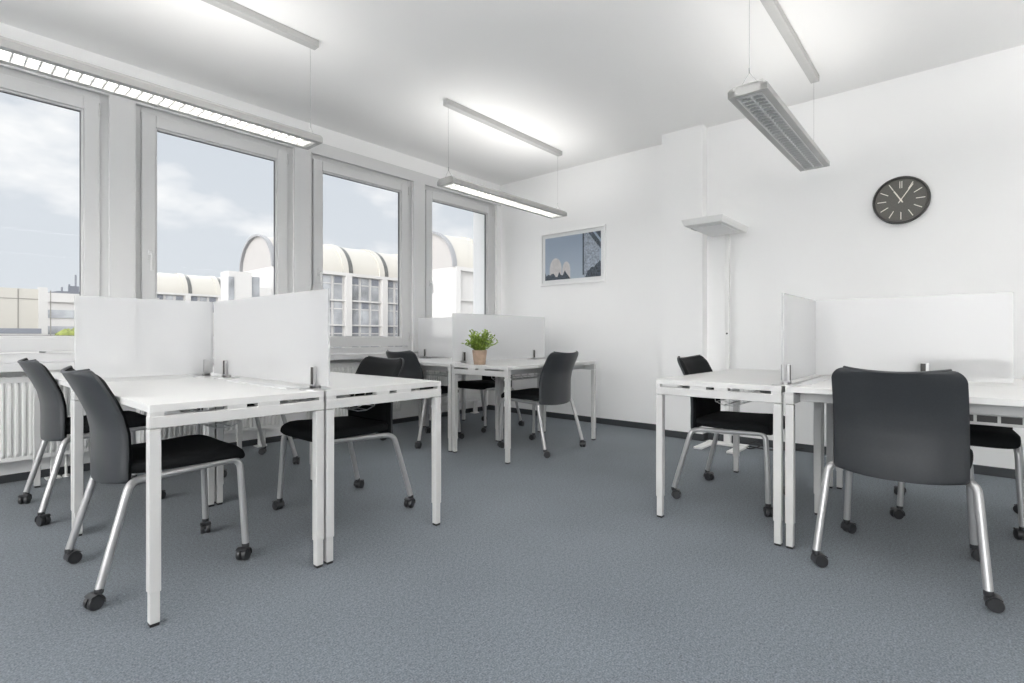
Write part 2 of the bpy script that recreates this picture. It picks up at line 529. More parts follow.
# ------------------------------------------------------------------ desks
DZ = 0.72
SPC = ((-.995, -.86), (-.22, .0), (.13, .40), (.93, .995))
def leg_bm():
    bm = boxes(((-.0175, -.0175, .11), (.0175, .0175, .640)))
    return bm
def desk(name, x0, x1, y0, y1, label, tray='wire', long_axis=None, end_axis=None):
    """x0..y1 footprint; end_axis: the axis along which the two end frames (closed U frames) run."""
    cx, cy = (x0 + x1) / 2, (y0 + y1) / 2
    hx, hy = (x1 - x0) / 2, (y1 - y0) / 2
    t = thing('desk', label, 'desk', (cx, cy, 0), 0, 'white office desks')
    bm = boxes(((-hx, -hy, DZ - .025), (hx, hy, DZ)))
    for f in bm.faces:
        if abs(f.normal.z) < .5:
            f.material_index = 1
    top = obj('table_top', bm, [M['desk'], M['desk_edge']], t, bevel=.0015)
    lx, ly = hx - .0165, hy - .0165
    for sx in (-1, 1):
        for sy in (-1, 1):
            l = obj('leg', leg_bm(), M['powder'], t, (sx * lx, sy * ly, 0), bevel=.003)
            obj('leg_extension', boxes(((-.0145, -.0145, .010), (.0145, .0145, .13))), M['powder'], l, bevel=.002)
            bm = boxes(((-.0135, -.0135, 0), (.0135, .0135, .0105)))
            obj('foot_pad', bm, M['black'], l, bevel=.002)
            bm = bmesh.new()
            if end_axis == 'x':
                lathe(bm, [(.0055, 0), (.0055, .0012)], 12, axis='x', c=(-.0187 if sx > 0 else .0175, 0, .30))
            else:
                lathe(bm, [(.0055, 0), (.0055, .0012)], 12, axis='y', c=(0, -.0187 if sy > 0 else .0175, .30))
            obj('screw', bm, M['steel'], l)
    # end bars, spacer blocks between bar and top
    for s in (-1, 1):
        if end_axis == 'x':
            bm = boxes(((-lx - .0175, s * ly - .0175, .642), (lx + .0175, s * ly + .0175, .682)))
            b = obj('end_bar', bm, M['powder'], t, bevel=.003)
            sp = [((hx * a, s * ly - .016, .681), (hx * c, s * ly + .016, DZ - .0245)) for a, c in SPC]
        else:
            bm = boxes(((s * lx - .0175, -ly - .0175, .642), (s * lx + .0175, ly + .0175, .682)))
            b = obj('end_bar', bm, M['powder'], t, bevel=.003)
            sp = [((s * lx - .016, hy * a, .681), (s * lx + .016, hy * c, DZ - .0245)) for a, c in SPC]
        for q in sp:
            obj('spacer', boxes(q), M['powder'], b)
    # long beams under the top
    for s in (-1, 1):
        if end_axis == 'x':
            bm = boxes(((s * hx * .62 - .015, -ly + .02, .648), (s * hx * .62 + .015, ly - .02, .688)))
        else:
            bm = boxes(((-lx + .02, s * hy * .62 - .015, .648), (lx - .02, s * hy * .62 + .015, .688)))
        obj('beam', bm, M['powder'], t, bevel=.003)
    if tray == 'wire':
        bm = bmesh.new()
        # basket of bent wires hanging below the top
        along = 'y' if end_axis == 'x' else 'x'
        hl = (hy if along == 'y' else hx) * .62
        def P(a, b, z):
            return (b, a, z) if along == 'y' else (a, b, z)
        for b_, z in ((-.06, .60), (-.02, .585), (.03, .585), (.07, .60)):
            tube(bm, [P(-hl, b_, z), P(hl, b_, z)], .0022, 6)
        for i in range(9):
            a = -hl + 2 * hl * i / 8
            tube(bm, [P(a, -.075, .66), P(a, -.065, .60), P(a, -.02, .583), P(a, .03, .583), P(a, .075, .60), P(a, .085, .66)], .0025, 6)
        obj('cable_basket', bm, M['steel'], t)
    else:
        bm = bmesh.new()
        xa = tray
        box(bm, (xa - .002, -hy * .9, .598), (xa + .002, hy * .3, .690))
        box(bm, (xa, -hy * .9, .596), (xa + .12, hy * .3, .600))
        box(bm, (xa + .118, -hy * .9, .598), (xa + .122, hy * .3, .690))
        c = obj('cable_tray', bm, M['alu'], t)
        bm = bmesh.new()
        n = 10
        for i in range(n):
            a = -hy * .88 + hy * 1.17 * i / n
            box(bm, (xa - .0035, a, .608), (xa - .0021, a + hy * 1.17 / n * .86, .634))
        obj('slots', bm, M['black'], c)
    return t

desk('a', .505, 1.112, 1.985, 3.188, 'white desk nearest the camera on the left, chair tucked against its left side', end_axis='x')
desk('b', 1.124, 1.744, 1.985, 3.188, 'white desk right of the nearest one, its free corner toward the aisle', end_axis='x')
desk('c', .505, 1.112, 3.202, 4.405, 'white desk behind the long screen at left, against the radiator', end_axis='x')
desk('d', 1.124, 1.744, 3.202, 4.405, 'white desk by the window hidden behind the two crossing screens at left', end_axis='x')
desk('e', 2.892, 4.11, 2.552, 3.158, 'white desk in the far group carrying the potted plant', end_axis='y')
desk('f', 2.89, 3.492, 3.172, 4.29, 'white desk behind the plant and screen, with a chair on its left end', end_axis='x')
desk('g', 3.504, 4.106, 3.172, 4.29, 'white desk in the window corner, furthest from the camera', end_axis='x')
desk('h', 2.555, 3.782, .624, 1.222, 'white desk left of the bright screen, with a chair pushed in on its window side', end_axis='y')
desk('i', 2.555, 3.168, -.58, .608, 'white desk in front of the large chair back at right', tray=-.11, end_axis='x')
desk('j', 3.182, 3.795, -.58, .608, 'white desk nearest the clock wall, across from the large chair back', end_axis='x')

# ------------------------------------------------------------------ desk screens
SZ0, SZ1 = .738, 1.137
def screen(p0, p1, label, clamps, strip=True):
    """upright acrylic panel from p0 to p1 (plan), clamps at the given fractions."""
    a, b = Vector((*p0, 0)), Vector((*p1, 0))
    d = (b - a)
    L = d.length
    rz = math.atan2(d.y, d.x)
    t = thing('desk_screen', label, 'screen', (a.x, a.y, DZ), rz, 'white translucent desk screens')
    obj('panel', boxes(((0, -.005, SZ0 - DZ), (L, .005, SZ1 - DZ))), M['acrylic'], t, bevel=.0015)
    for u in clamps:
        x = u * L
        c = obj('clamp', boxes(((x - .016, -.017, .004), (x + .016, -.0055, .095)), ((x - .016, .0055, .004), (x + .016, .017, .095)), ((x - .016, -.017, .002), (x + .016, .017, .0175))), M['steel'], t, bevel=.0015)
        if strip: obj('rubber_strip', boxes(((x - .0162, -.0185, .022), (x + .004, -.0168, .094)), ((x - .0162, .0168, .022), (x + .004, .0185, .094))), M['dark'], c)
        bm = bmesh.new()
        lathe(bm, [(.062, 0), (.062, .0035), (.056, .005)], 28, c=(x, 0, 0))
        obj('base_plate', bm, M['steel'], c, smooth=True, auto=40)
    return t
YL = 3.195
screen((1.118, 1.958), (1.118, 3.175), 'translucent white screen running toward the camera between the two front left desks', (.09, .86))
screen((.512, YL), (1.108, YL), 'translucent white screen above the front left desk, left of the screen corner', (.955,), False)
screen((1.13, YL), (1.735, YL), 'translucent white screen half hidden behind the screen that points at the camera', (.5,))
screen((1.118, 3.215), (1.118, 4.39), 'translucent white screen on the window side of the left desk group', (.2, .8))
screen((2.90, 3.165), (4.135, 3.165), 'long translucent white screen right behind the potted plant', (.105, .86))
screen((3.498, 3.185), (3.498, 4.34), 'translucent white screen below the fourth window, left of the plant', (.35, .9))
screen((2.562, .620), (3.77, .620), 'bright white screen standing at the left end of the large chair back', (.055, .86))
screen((3.175, .606), (3.175, -.158), 'faint white screen between the large chair back and the clock wall', (.6,))
# cable flaps let into the desk tops beside the screens
def flap(x0, x1, y0, y1, label):
    o = obj('cable_flap', boxes(((x0, y0, DZ), (x1, y1, DZ + .005))), M['desk'], bevel=.002)
    tag(o, label, 'cable flap', 'cable flaps in the desk tops')
flap(1.035, 1.098, 2.16, 2.82, 'long narrow white cable flap on the front left desk beside the screen')
flap(2.72, 3.10, .535, .588, 'narrow white cable flap on the right desk beside the bright screen')

# ------------------------------------------------------------------ chairs
def chair_parts():
    t = thing('office_chair', 'x', 'chair')
    # --- tubular frame
    for s in (-1, 1):
        bm = bmesh.new()
        tube(bm, [(.0, s * .262, .058), (.022, s * .2555, .14), (.044, s * .249, .22), (.066, s * .2425, .30), (.083, s * .2375, .362), (.093, s * .232, .390), (.108, s * .220, .403), (.128, s * .210, .407), (.16, s * .208, .409)], .0142, 14, smooth_n=4)
        obj('leg', bm, M['silver'], t, smooth=True, auto=50)
        bm = bmesh.new()
        tube(bm, [(.158, s * .208, .409), (.445, s * .208, .423)], .0135, 14)
        obj('seat_rail', bm, M['silver'], t, smooth=True, auto=50)
        bm = bmesh.new()
        tube(bm, [(.442, s * .208, .423), (.465, s * .2085, .422), (.482, s * .211, .408), (.489, s * .214, .38), (.494, s * .218, .28), (.499, s * .2235, .17), (.504, s * .229, .058)], .0138, 14, smooth_n=4)
        obj('leg', bm, M['silver'], t, smooth=True, auto=50)
    bm = bmesh.new()
    tube(bm, [(.20, -.208, .412), (.20, .208, .412)], .009, 10)
    tube(bm, [(.42, -.208, .425), (.42, .208, .425)], .009, 10)
    obj('cross_bar', bm, M['silver'], t, smooth=True, auto=50)
    # --- seat
    bm = bmesh.new()
    seg = 32
    rings = []
    tabx = [(.094, .003, .185, .449), (.097, .018, .190, .449), (.106, .027, .200, .450), (.16, .030, .214, .450), (.25, .030, .221, .451),
            (.34, .032, .225, .452), (.42, .035, .226, .454), (.462, .0355, .225, .452), (.488, .033, .222, .446), (.503, .026, .217, .440), (.510, .014, .208, .435), (.512, .003, .20, .433)]
    for x, h, w, zc in tabx:
        ring = []
        for k in range(seg):
            a = 2 * PI * k / seg
            ca, sa = math.cos(a), math.sin(a)
            y = w * math.copysign(abs(ca) ** .35, ca)
            z = zc + h * math.copysign(abs(sa) ** .55, sa)
            if sa > 0:
                z -= .006 * (1 - (y / w) ** 2) * min(1, h / .03)
            ring.append(bm.verts.new((x, y, z)))
        rings.append(ring)
    for i in range(len(rings) - 1):
        for k in range(seg):
            bm.faces.new((rings[i][k], rings[i][(k + 1) % seg], rings[i + 1][(k + 1) % seg], rings[i + 1][k]))
    bm.faces.new(rings[0][::-1]); bm.faces.new(rings[-1])
    obj('seat', bm, M['fabric'], t, smooth=True, auto=60)
    # --- backrest: bowed shell and the cushion on its front
    zb, zt = .398, .806
    prof = [(.0, .034), (.12, .033), (.28, .034), (.45, .031), (.60, .019), (.75, -.006), (.88, -.032), (.96, -.049), (1.0, -.058)]
    bow = [(0, .052), (.4, .054), (.7, .052), (1, .044)]
    def pt(u, v, off, shrink=0.0):
        w = .214 - .006 * v + .003 * math.sin(PI * v) - shrink
        hgt = zt - zb
        dz_top = (1 - v) * hgt
        rc = .045
        ww = w
        if dz_top < rc:
            q = (rc - dz_top) / rc
            ww = w - rc * (1 - math.sqrt(max(0, 1 - q * q)))
        dz_b = v * hgt
        rb = .02
        if dz_b < rb:
            q = (rb - dz_b) / rb
            ww = min(ww, w - rb * (1 - math.sqrt(max(0, 1 - q * q))))
        au = abs(u)
        x = lerp_table(prof, v) + lerp_table(bow, v) * (au ** 2.6) + off
        z = zb + v * hgt + .014 * au ** 2 * max(0, (v - .6) / .4) - .010 * (1 - au ** 2) * max(0, (.3 - v) / .3)
        return (x, u * ww, z)
    US = [-1 + 2 * j / 24 for j in range(25)]
    VS = [0, .008, .02, .035, .05] + [.05 + .85 * i / 17 for i in range(1, 18)] + [.92, .945, .965, .98, .99, .996, 1.0]
    bm = bmesh.new()
    A = [[pt(u, v, 0) for u in US] for v in VS]
    B = [[pt(u, v, .010) for u in US] for v in VS]
    closed_grid(bm, A, B)
    sh = obj('backrest_shell', bm, M['shell'], t, smooth=True, auto=60)
    bm = bmesh.new()
    # piping along the top edge of the shell
    tube(bm, [Vector(pt(u, 1.0, .006)) + Vector((-.002, 0, .001)) for u in US], .0058, 8)
    obj('top_piping', bm, M['shell'], sh, smooth=True, auto=60)
    bm = bmesh.new()
    def thick(u, v):
        e = (1 - abs(u) ** 10) ** .5 if abs(u) < 1 else 0
        f = 1 - max(0, (v - .9) / .1) ** 3
        g = min(1, (v + .001) / .03) ** .5
        return .0105 + .030 * e * f * g
    A = [[pt(u, v, .0102, .002) for u in US] for v in VS]
    B = [[pt(u, v, thick(u, v), .002) for u in US] for v in VS]
    closed_grid(bm, A, B)
    obj('back_cushion', bm, M['fabric'], t, smooth=True, auto=60)
    # --- castors: swivel stem, hood and twin wheels
    for cx, cy in ((.0, .262), (.0, -.262), (.504, .229), (.504, -.229)):
        bm = bmesh.new()
        lathe(bm, [(.0145, .050), (.0150, .058), (.0145, .066), (.006, .067)], 14)
        lathe(bm, [(.008, .040), (.008, .052)], 10)
        # hood: an arched shell over the wheels
        A, B = [], []
        for i in range(11):
            a = R(-15 + 150 * i / 10)
            A.append([(-.016 + .0275 * math.cos(a), y, .026 + .0275 * math.sin(a)) for y in (-.0225, -.012, 0, .012, .0225)])
            B.append([(-.016 + .0245 * math.cos(a), y, .026 + .0245 * math.sin(a)) for y in (-.0225, -.012, 0, .012, .0225)])
        closed_grid(bm, A, B)
        box(bm, (-.030, -.003, .02), (.006, .003, .045))
        c = obj('castor', bm, M['hood'], t, (cx, cy, 0), smooth=True, auto=40)
        for s in (-1, 1):
            bm = bmesh.new()
            lathe(bm, [(.010, s * .0040), (.0225, s * .0045), (.0245, s * .008), (.0245, s * .017), (.0225, s * .0205), (.010, s * .0215), (.004, s * .0215)], 22, axis='y', c=(-.016, 0, .0245))
            obj('wheel', bm, M['hood'], c, smooth=True, auto=40)
    return t
proto = chair_parts()
F_ = {'+x': 0, '-x': PI, '+y': PI / 2, '-y': -PI / 2}
chairs = [  # position of the middle of the rear castors, facing, label, castor swivels
    ((.431, 2.54), '+x', 'dark grey castor chair at the front left desk, nearest of the two side-on chairs', (190, 15, 70, 35)),
    ((.431, 3.755), '+x', 'dark grey castor chair beside the radiator, behind the nearest left chair', (60, 110, 20, 200)),
    ((1.82, 2.585), '-x', 'black castor chair facing left across the front left desks, its back to the aisle', (200, 20, 170, 95)),
    ((1.86, 3.98), '-x', 'chair by the window whose legs alone show beneath the left desks', (50, 140, 30, 210)),
    ((2.820, 3.755), '+x', 'dark chair at the left of the far desks, its back before a radiator', (100, 30, 70, 160)),
    ((4.215, 3.80), '-x', 'chair in the window corner, seen through the legs of the plant desk', (10, 80, 130, 45)),
    ((3.50, 2.472), '+y', 'dark green-black chair seen from behind at the desk with the plant', (40, 110, 75, 190)),
    ((3.185, 1.288), '-y', 'dark chair pushed into the right desk group below the floor lamp', (160, 200, 60, 120)),
    ((2.44, .203), '+x', 'large dark chair back in the right foreground, seen squarely from behind', (125, 95, 150, 95)),
    ((3.866, .03), '-x', 'chair half hidden at far right, black seat showing below the desk', (70, 160, 20, 130)),
]
for i, ((x, y), f, lab, sw) in enumerate(chairs):
    c = proto if i == 0 else copy_tree(proto)
    c.location = (x, y, 0)
    c.rotation_euler = (0, 0, F_[f])
    tag(c, lab, 'chair', 'office chairs on castors')
    cs = [o for o in c.children if o.name.startswith('castor')]
    for o, a in zip(cs, sw):
        o.rotation_euler = (0, 0, R(a))

# ------------------------------------------------------------------ suspended luminaires
LZ = 2.18
def luminaire_proto():
    t = thing('suspended_luminaire', 'x', 'ceiling lamp', group='suspended strip luminaires')
    L, W, H = .79, .096, .052
    bm = bmesh.new()
    # housing: outer tray with sloped shoulders, open at the bottom
    out = [(-W, 0), (-W, .032), (-W * .78, H), (W * .78, H), (W, .032), (W, 0)]
    inn = [(-W + .034, 0.0005), (-W + .034, .030), (-W * .6, H - .006), (W * .6, H - .006), (W - .034, .030), (W - .034, 0.0005)]
    A = [[(x, y, z) for y, z in out] for x in (-L, L)]
    B = [[(x, y, z) for y, z in inn] for x in (-L, L)]
    closed_grid(bm, A, B)
    for s in (-1, 1):
        xa, xb = sorted((s * L, s * (L - .03)))
        box(bm, (xa, -W + .001, .0002), (xb, W - .001, .034))
        xa, xb = sorted((s * (L - .004), s * (L - .03)))
        box(bm, (xa, -W * .7, .03), (xb, W * .7, H - .001))
    obj('housing', bm, M['alu'], t)
    bm = bmesh.new()
    yi = W - .034
    for s in (-1, 1):
        ya, yb = sorted((s * yi, s * (yi - .007)))
        box(bm, (-L + .03, ya, -.0015), (L - .03, yb, .024))
        xa, xb = sorted((s * (L - .03), s * (L - .037)))
        box(bm, (xa, -yi, -.0015), (xb, yi, .024))
    obj('lip', bm, M['lum_white'], t)
    bm = bmesh.new()
    n = 32
    for i in range(n):
        x = -L + .05 + (2 * L - .10) * i / (n - 1)
        box(bm, (x - .0035, -yi + .007, .001), (x + .0035, yi - .007, .014))
    box(bm, (-L + .037, -.003, .001), (L - .037, .003, .017))
    obj('louvre', bm, M['louvre'], t)
    bm = bmesh.new()
    for s in (-1, 1):
        lathe(bm, [(.0075, -L + .06), (.0075, L - .06)], 12, axis='x', c=(0, s * .028, .030))
    obj('lamp_tube', bm, M['tube'], t, smooth=True, auto=50)
    # rail on the ceiling and the wires
    zc = ZC - LZ
    o = obj('ceiling_rail', boxes(((-L + .005, -.028, zc - .045), (L + .012, .028, zc))), M['alu'], t, bevel=.003)
    for s in (-1, 1):
        x = s * (L - .035)
        bm = bmesh.new()
        tube(bm, [(x, 0, zc - .045), (x + .003, .0, zc - .12), (x + .003, 0, .14)], .0011, 6)
        tube(bm, [(x + .003, 0, .115), (x + .003, 0, .145)], .004, 8)
        tube(bm, [(x + .003, 0, .12), (x, -W * .55, H - .008)], .0013, 6)
        tube(bm, [(x + .003, 0, .12), (x, W * .55, H - .008)], .0013, 6)
        obj('suspension_wire', bm, M['wire'], t)
    return t
lum = luminaire_proto()
lums = [((.94, 3.20), 'suspended strip lamp with lit louvres running along the windows at upper left'),
        ((3.63, 3.185), 'suspended strip lamp hanging above the far desks with the plant'),
        ((3.585, .842), 'suspended grey strip lamp with louvre underside at upper right, toward the clock')]
FILL_LUMS = [(.94, .842), (-1.75, 3.20), (-1.75, .842), (.94, -1.5), (3.585, -1.5), (-1.75, -1.5)]  # unseen luminaires added behind the camera to fill the room with light
UP = (3.6, 4.2, 2.6)
FILL_UP, FILL_DOWN = (23.0, 24.0, 24.0, 21.0, 21.0, 23.0), 2.0
def lamp_light(nm, x, y, z, sx, sy, power, up):
    ld = bpy.data.lights.new(nm, 'AREA')
    ld.shape = 'RECTANGLE'
    ld.size, ld.size_y = sx, sy
    ld.energy = power
    ld.color = (1.0, 0.98, 0.955)
    o = bpy.data.objects.new(nm, ld)
    link(o)
    o.location = (x, y, z)
    if up:
        o.rotation_euler = (PI, 0, 0)
    return o
for i, (x, y) in enumerate([l[0] for l in lums] + FILL_LUMS):
    c = lum if i == 0 else copy_tree(lum)
    c.location = (x, y, LZ)
    if i < len(lums):
        tag(c, lums[i][1], 'ceiling lamp')
    else:
        tag(c, 'unseen strip lamp added behind the camera for fill light', 'ceiling lamp', 'added fill luminaires behind the camera')
    if i == 2:            # tubes unlit here; only the added uplight shines
        for o in c.children:
            if o.name.startswith('lamp_tube'):
                o.data = o.data.copy()
                o.data.materials[0] = M['tube_off']
    if True:
        lamp_light('fill_uplight', x, y, LZ + .058, 1.45, .12, UP[i] if i < len(lums) else FILL_UP[i - len(lums)], True)  # area light added above each housing to brighten the ceiling
    if i >= len(lums):
        lamp_light('fill_downlight', x, y, LZ - .004, 1.45, .11, FILL_DOWN, False)  # weak downward fill under the added luminaires only

# ------------------------------------------------------------------ floor lamp by the pier
t = thing('floor_lamp', 'slim white floor lamp with a flat square head standing beside the pier', 'floor lamp', (4.66, 1.565, 0))
bm = bmesh.new()
box(bm, (-.05, -.17, .0), (.03, .17, .022))
box(bm, (-.33, .10, .0), (-.05, .17, .018))
box(bm, (-.33, -.17, .0), (-.05, -.10, .018))
obj('base', bm, M['lum_white'], t, bevel=.003)
bm = boxes(((-.017, -.018, .02), (.017, .018, 1.833)))
p = obj('pole', bm, M['lum_white'], t, bevel=.006)
bm = boxes(((-.024, -.027, .02), (.024, .027, .13)))
obj('pole_sleeve', bm, M['lum_white'], p, bevel=.004)
bm = bmesh.new()
lathe(bm, [(.008, -.0185), (.008, -.0165)], 14, axis='x', c=(0, .0, .97))
obj('switch', bm, M['black'], p)
bm = bmesh.new()
vs = box(bm, (-.60, -.165, 1.83), (.045, .165, 1.88))
for v in vs[:4]:
    v.co.x = -.2775 + (v.co.x + .2775) * .93
    v.co.y *= .90
obj('lamp_head', bm, M['lum_white'], t, bevel=.004)
obj('diffuser', boxes(((-.50, -.12, 1.822), (-.06, .12, 1.8305))), M['diffuser'], t, bevel=.003)
obj('sensor', boxes(((-.46, .125, 1.824), (-.36, .14, 1.8305))), M['alu'], t)
# power cable of the lamp
bm = bmesh.new()
tube(bm, [(4.64, 1.52, .03), (4.66, 1.44, .008), (4.60, 1.36, .008), (4.68, 1.30, .03), (4.74, 1.36, .045), (4.70, 1.42, .012), (4.62, 1.34, .02), (4.66, 1.22, .008), (4.75, 1.12, .008), (4.785, 1.0, .03)], .005, 8, smooth_n=6)
o = obj('power_cable', bm, M['black'], smooth=True, auto=60)
tag(o, 'black power cable coiled on the carpet beside the floor lamp base', 'cable')
# ------------------------------------------------------------------ wall clock
t = thing('wall_clock', 'round dark grey clock with pale hands on the white wall', 'clock', (XR, .362, 1.948))
CR = .173
bm = bmesh.new()
lathe(bm, [(CR - .006, 0), (CR, -.006), (CR, -.034), (CR - .004, -.04), (CR - .012, -.04), (CR - .016, -.034), (CR - .016, -.02)], 72, axis='x')
obj('rim', bm, M['clock_rim'], t, smooth=True, auto=40)
bm = bmesh.new()
lathe(bm, [(CR - .0155, -.012), (CR - .0155, -.026)], 72, axis='x')
obj('dial', bm, M['clock_face'], t)
def stick(bm, ang, r0, r1, w, x, off=0.0):
    # ang clockwise from 12 seen from the room (the viewer looks along +x, so right is -y)
    d = Vector((0, -math.sin(ang), math.cos(ang)))
    n = Vector((0, -math.cos(ang), -math.sin(ang)))
    P = [d * r0 + n * (off - w), d * r0 + n * (off + w), d * r1 + n * (off + w), d * r1 + n * (off - w)]
    a = [bm.verts.new(p + Vector((x, 0, 0))) for p in P]
    b = [bm.verts.new(p + Vector((x - .0025, 0, 0))) for p in P]
    bm.faces.new(a); bm.faces.new(b[::-1])
    for i in range(4):
        bm.faces.new((a[i], b[i], b[(i + 1) % 4], a[(i + 1) % 4]))
for h in range(12):
    bm = bmesh.new()
    if h == 0:
        stick(bm, 0, .088, .138, .0022, -.026, .006); stick(bm, 0, .088, .138, .0022, -.026, -.006)
    else:
        stick(bm, h * PI / 6, .088, .142, .0027, -.026)
    obj('hour_mark', bm, M['ivory'], t)
bm = bmesh.new()
stick(bm, R(-30.5), -.022, .082, .0042, -.030)
obj('hour_hand', bm, M['ivory'], t)
bm = bmesh.new()
stick(bm, R(34), -.026, .128, .0030, -.033)
obj('minute_hand', bm, M['ivory'], t)
bm = bmesh.new()
lathe(bm, [(.007, -.026), (.007, -.037)], 16, axis='x')
obj('hub', bm, M['ivory'], t)

# ------------------------------------------------------------------ framed picture
PY0, PY1, PZ0, PZ1 = 2.925, 3.805, 1.540, 2.155
pc = ((PY0 + PY1) / 2, (PZ0 + PZ1) / 2)
t = thing('framed_picture', 'white framed architectural print in pale blue on the far wall', 'picture', (XL, pc[0], pc[1]))
hw, hh = (PY1 - PY0) / 2, (PZ1 - PZ0) / 2
bm = bmesh.new()
fw = .022
box(bm, (-.028, -hw, -hh), (-.001, -hw + fw, hh)); box(bm, (-.028, hw - fw, -hh), (-.001, hw, hh))
box(bm, (-.028, -hw + fw, -hh), (-.001, hw - fw, -hh + fw)); box(bm, (-.028, -hw + fw, hh - fw), (-.001, hw - fw, hh))
obj('frame', bm, M['frame_white'], t, bevel=.002)
obj('mount', boxes(((-.010, -hw + fw, -hh + fw), (-.002, hw - fw, hh - fw))), M['mount'], t)
iw, ih = hw - .062, hh - .062
pr = obj('print', boxes(((-.0115, -iw, -ih), (-.0098, iw, ih))), M['print'], t)
def flat(bm, pts, x0=-.0125, x1=-.0114):
    a = [bm.verts.new((x0, y, z)) for y, z in pts]
    b = [bm.verts.new((x1, y, z)) for y, z in pts]
    bm.faces.new(a); bm.faces.new(b[::-1])
    n = len(pts)
    for i in range(n):
        bm.faces.new((a[i], a[(i + 1) % n], b[(i + 1) % n], b[i]))
bm = bmesh.new()      # +y is the viewer's left
def dome(bm, yc, z0, w, h):
    flat(bm, [(yc + w, z0)] + [(yc + w * math.cos(a), z0 + h * .5 + h * .5 * math.sin(a)) for a in [PI * i / 14 for i in range(15)]] + [(yc - w, z0)])
dome(bm, iw - .15, -ih, .085, .25)
dome(bm, iw - .30, -ih, .055, .20)
obj('pale_forms', bm, M['print_pale'], pr)
bm = bmesh.new()
flat(bm, [(-iw + .02, -ih), (-iw + .22, -ih), (-iw + .22, ih), (-iw + .17, ih), (-iw + .02, .08)], -.0128, -.0114)
obj('blue_facade', bm, M['print_mid'], pr)
bm = bmesh.new()
flat(bm, [(-iw, ih), (-iw + .07, ih), (-iw, .16)], -.0131, -.0114)
flat(bm, [(-iw + .10, ih), (-iw + .16, ih), (-iw, .05), (-iw, .12)], -.0131, -.0114)
flat(bm, [(-iw + .215, -ih + .03), (-iw + .235, -ih + .03), (-iw + .235, ih), (-iw + .215, ih)], -.0131, -.0114)
rg = random.Random(3)
pts = [(iw, -ih), (iw, -ih + .09)]
for i in range(12):
    pts.append((iw - .02 - i * .026, -ih + .03 + rg.random() * .07))
pts.append((iw - .36, -ih))
flat(bm, pts, -.0131, -.0114)
pts = [(-iw, -ih), (-iw, -ih + .16)]
for i in range(8):
    pts.append((-iw + .015 + i * .022, -ih + .14 - i * .014 + rg.random() * .04))
pts.append((-iw + .20, -ih))
flat(bm, pts, -.0133, -.0114)
obj('dark_shapes', bm, M['print_dark'], pr)
obj('glazing', boxes(((-.0215, -hw + fw, -hh + fw), (-.0200, hw - fw, hh - fw))), M['glass'], t)

# ------------------------------------------------------------------ potted plant
t = thing('potted_plant', 'small bushy green plant in a terracotta pot on the far desk', 'plant', (2.985, 2.935, DZ))
PH, PR0, PR1 = .115, .046, .060
bm = bmesh.new()
lathe(bm, [(PR0, 0), (PR0 + .001, .002), (PR1, PH), (PR1 - .006, PH), (PR1 - .008, PH - .02)], 36)
obj('pot', bm, M['pot'], t, smooth=True, auto=40)
bm = bmesh.new()
lathe(bm, [(.02, PH - .024), (PR1 - .0075, PH - .02), (PR1 - .0075, PH - .014), (.01, PH - .010)], 24)
obj('soil', bm, M['soil'], t)
rg = random.Random(11)
bs, bl = bmesh.new(), bmesh.new()
def leaf(bm, p, d, up, L, w):
    d = d.normalized()
    s = d.cross(up).normalized()
    n = s.cross(d)
    P = [p, p + d * L * .35 + s * w + n * .003, p + d * L * .75 + s * w * .7 - n * .0, p + d * L - n * .008,
         p + d * L * .75 - s * w * .7, p + d * L * .35 - s * w + n * .003]
    mid = [p + d * L * .35 - n * .002, p + d * L * .75 - n * .005]
    v = [bm.verts.new(q) for q in P]
    m = [bm.verts.new(q) for q in mid]
    bm.faces.new((v[0], v[1], m[0])); bm.faces.new((v[1], v[2], m[1], m[0])); bm.faces.new((v[2], v[3], m[1]))
    bm.faces.new((v[0], m[0], v[5])); bm.faces.new((m[0], m[1], v[4], v[5])); bm.faces.new((m[1], v[3], v[4]))
for i in range(80):
    a = rg.random() * 2 * PI
    tilt = abs(rg.gauss(0, .42)) + .03
    tilt = min(tilt, 1.05)
    Ls = .10 + rg.random() * .075 - tilt * .035
    d = Vector((math.cos(a) * math.sin(tilt), math.sin(a) * math.sin(tilt), math.cos(tilt)))
    p0 = Vector((math.cos(a) * .03 * rg.random(), math.sin(a) * .03 * rg.random(), PH - .012))
    path = [p0 + d * (Ls * k / 4) + Vector((math.cos(a), math.sin(a), -.3)) * (.018 * (k / 4) ** 2) for k in range(5)]
    tube(bs, path, .0016, 5, r2=.0007)
    for k in range(9):
        q = (k + 1) / 9
        pp = path[min(4, int(q * 4))].lerp(path[min(4, int(q * 4) + 1)], q * 4 - int(q * 4))
        b = rg.random() * 2 * PI
        dd = (d * .9 + Vector((math.cos(b), math.sin(b), rg.random() * .5)) * .9)
        leaf(bl, pp, dd, Vector((rg.random() - .5, rg.random() - .5, 1)), 
                 .020 + rg.random() * .016, .0052 + rg.random() * .0035)
obj('stems', bs, M['stem'], t)
o = obj('foliage', bl, M['leaf'], t)

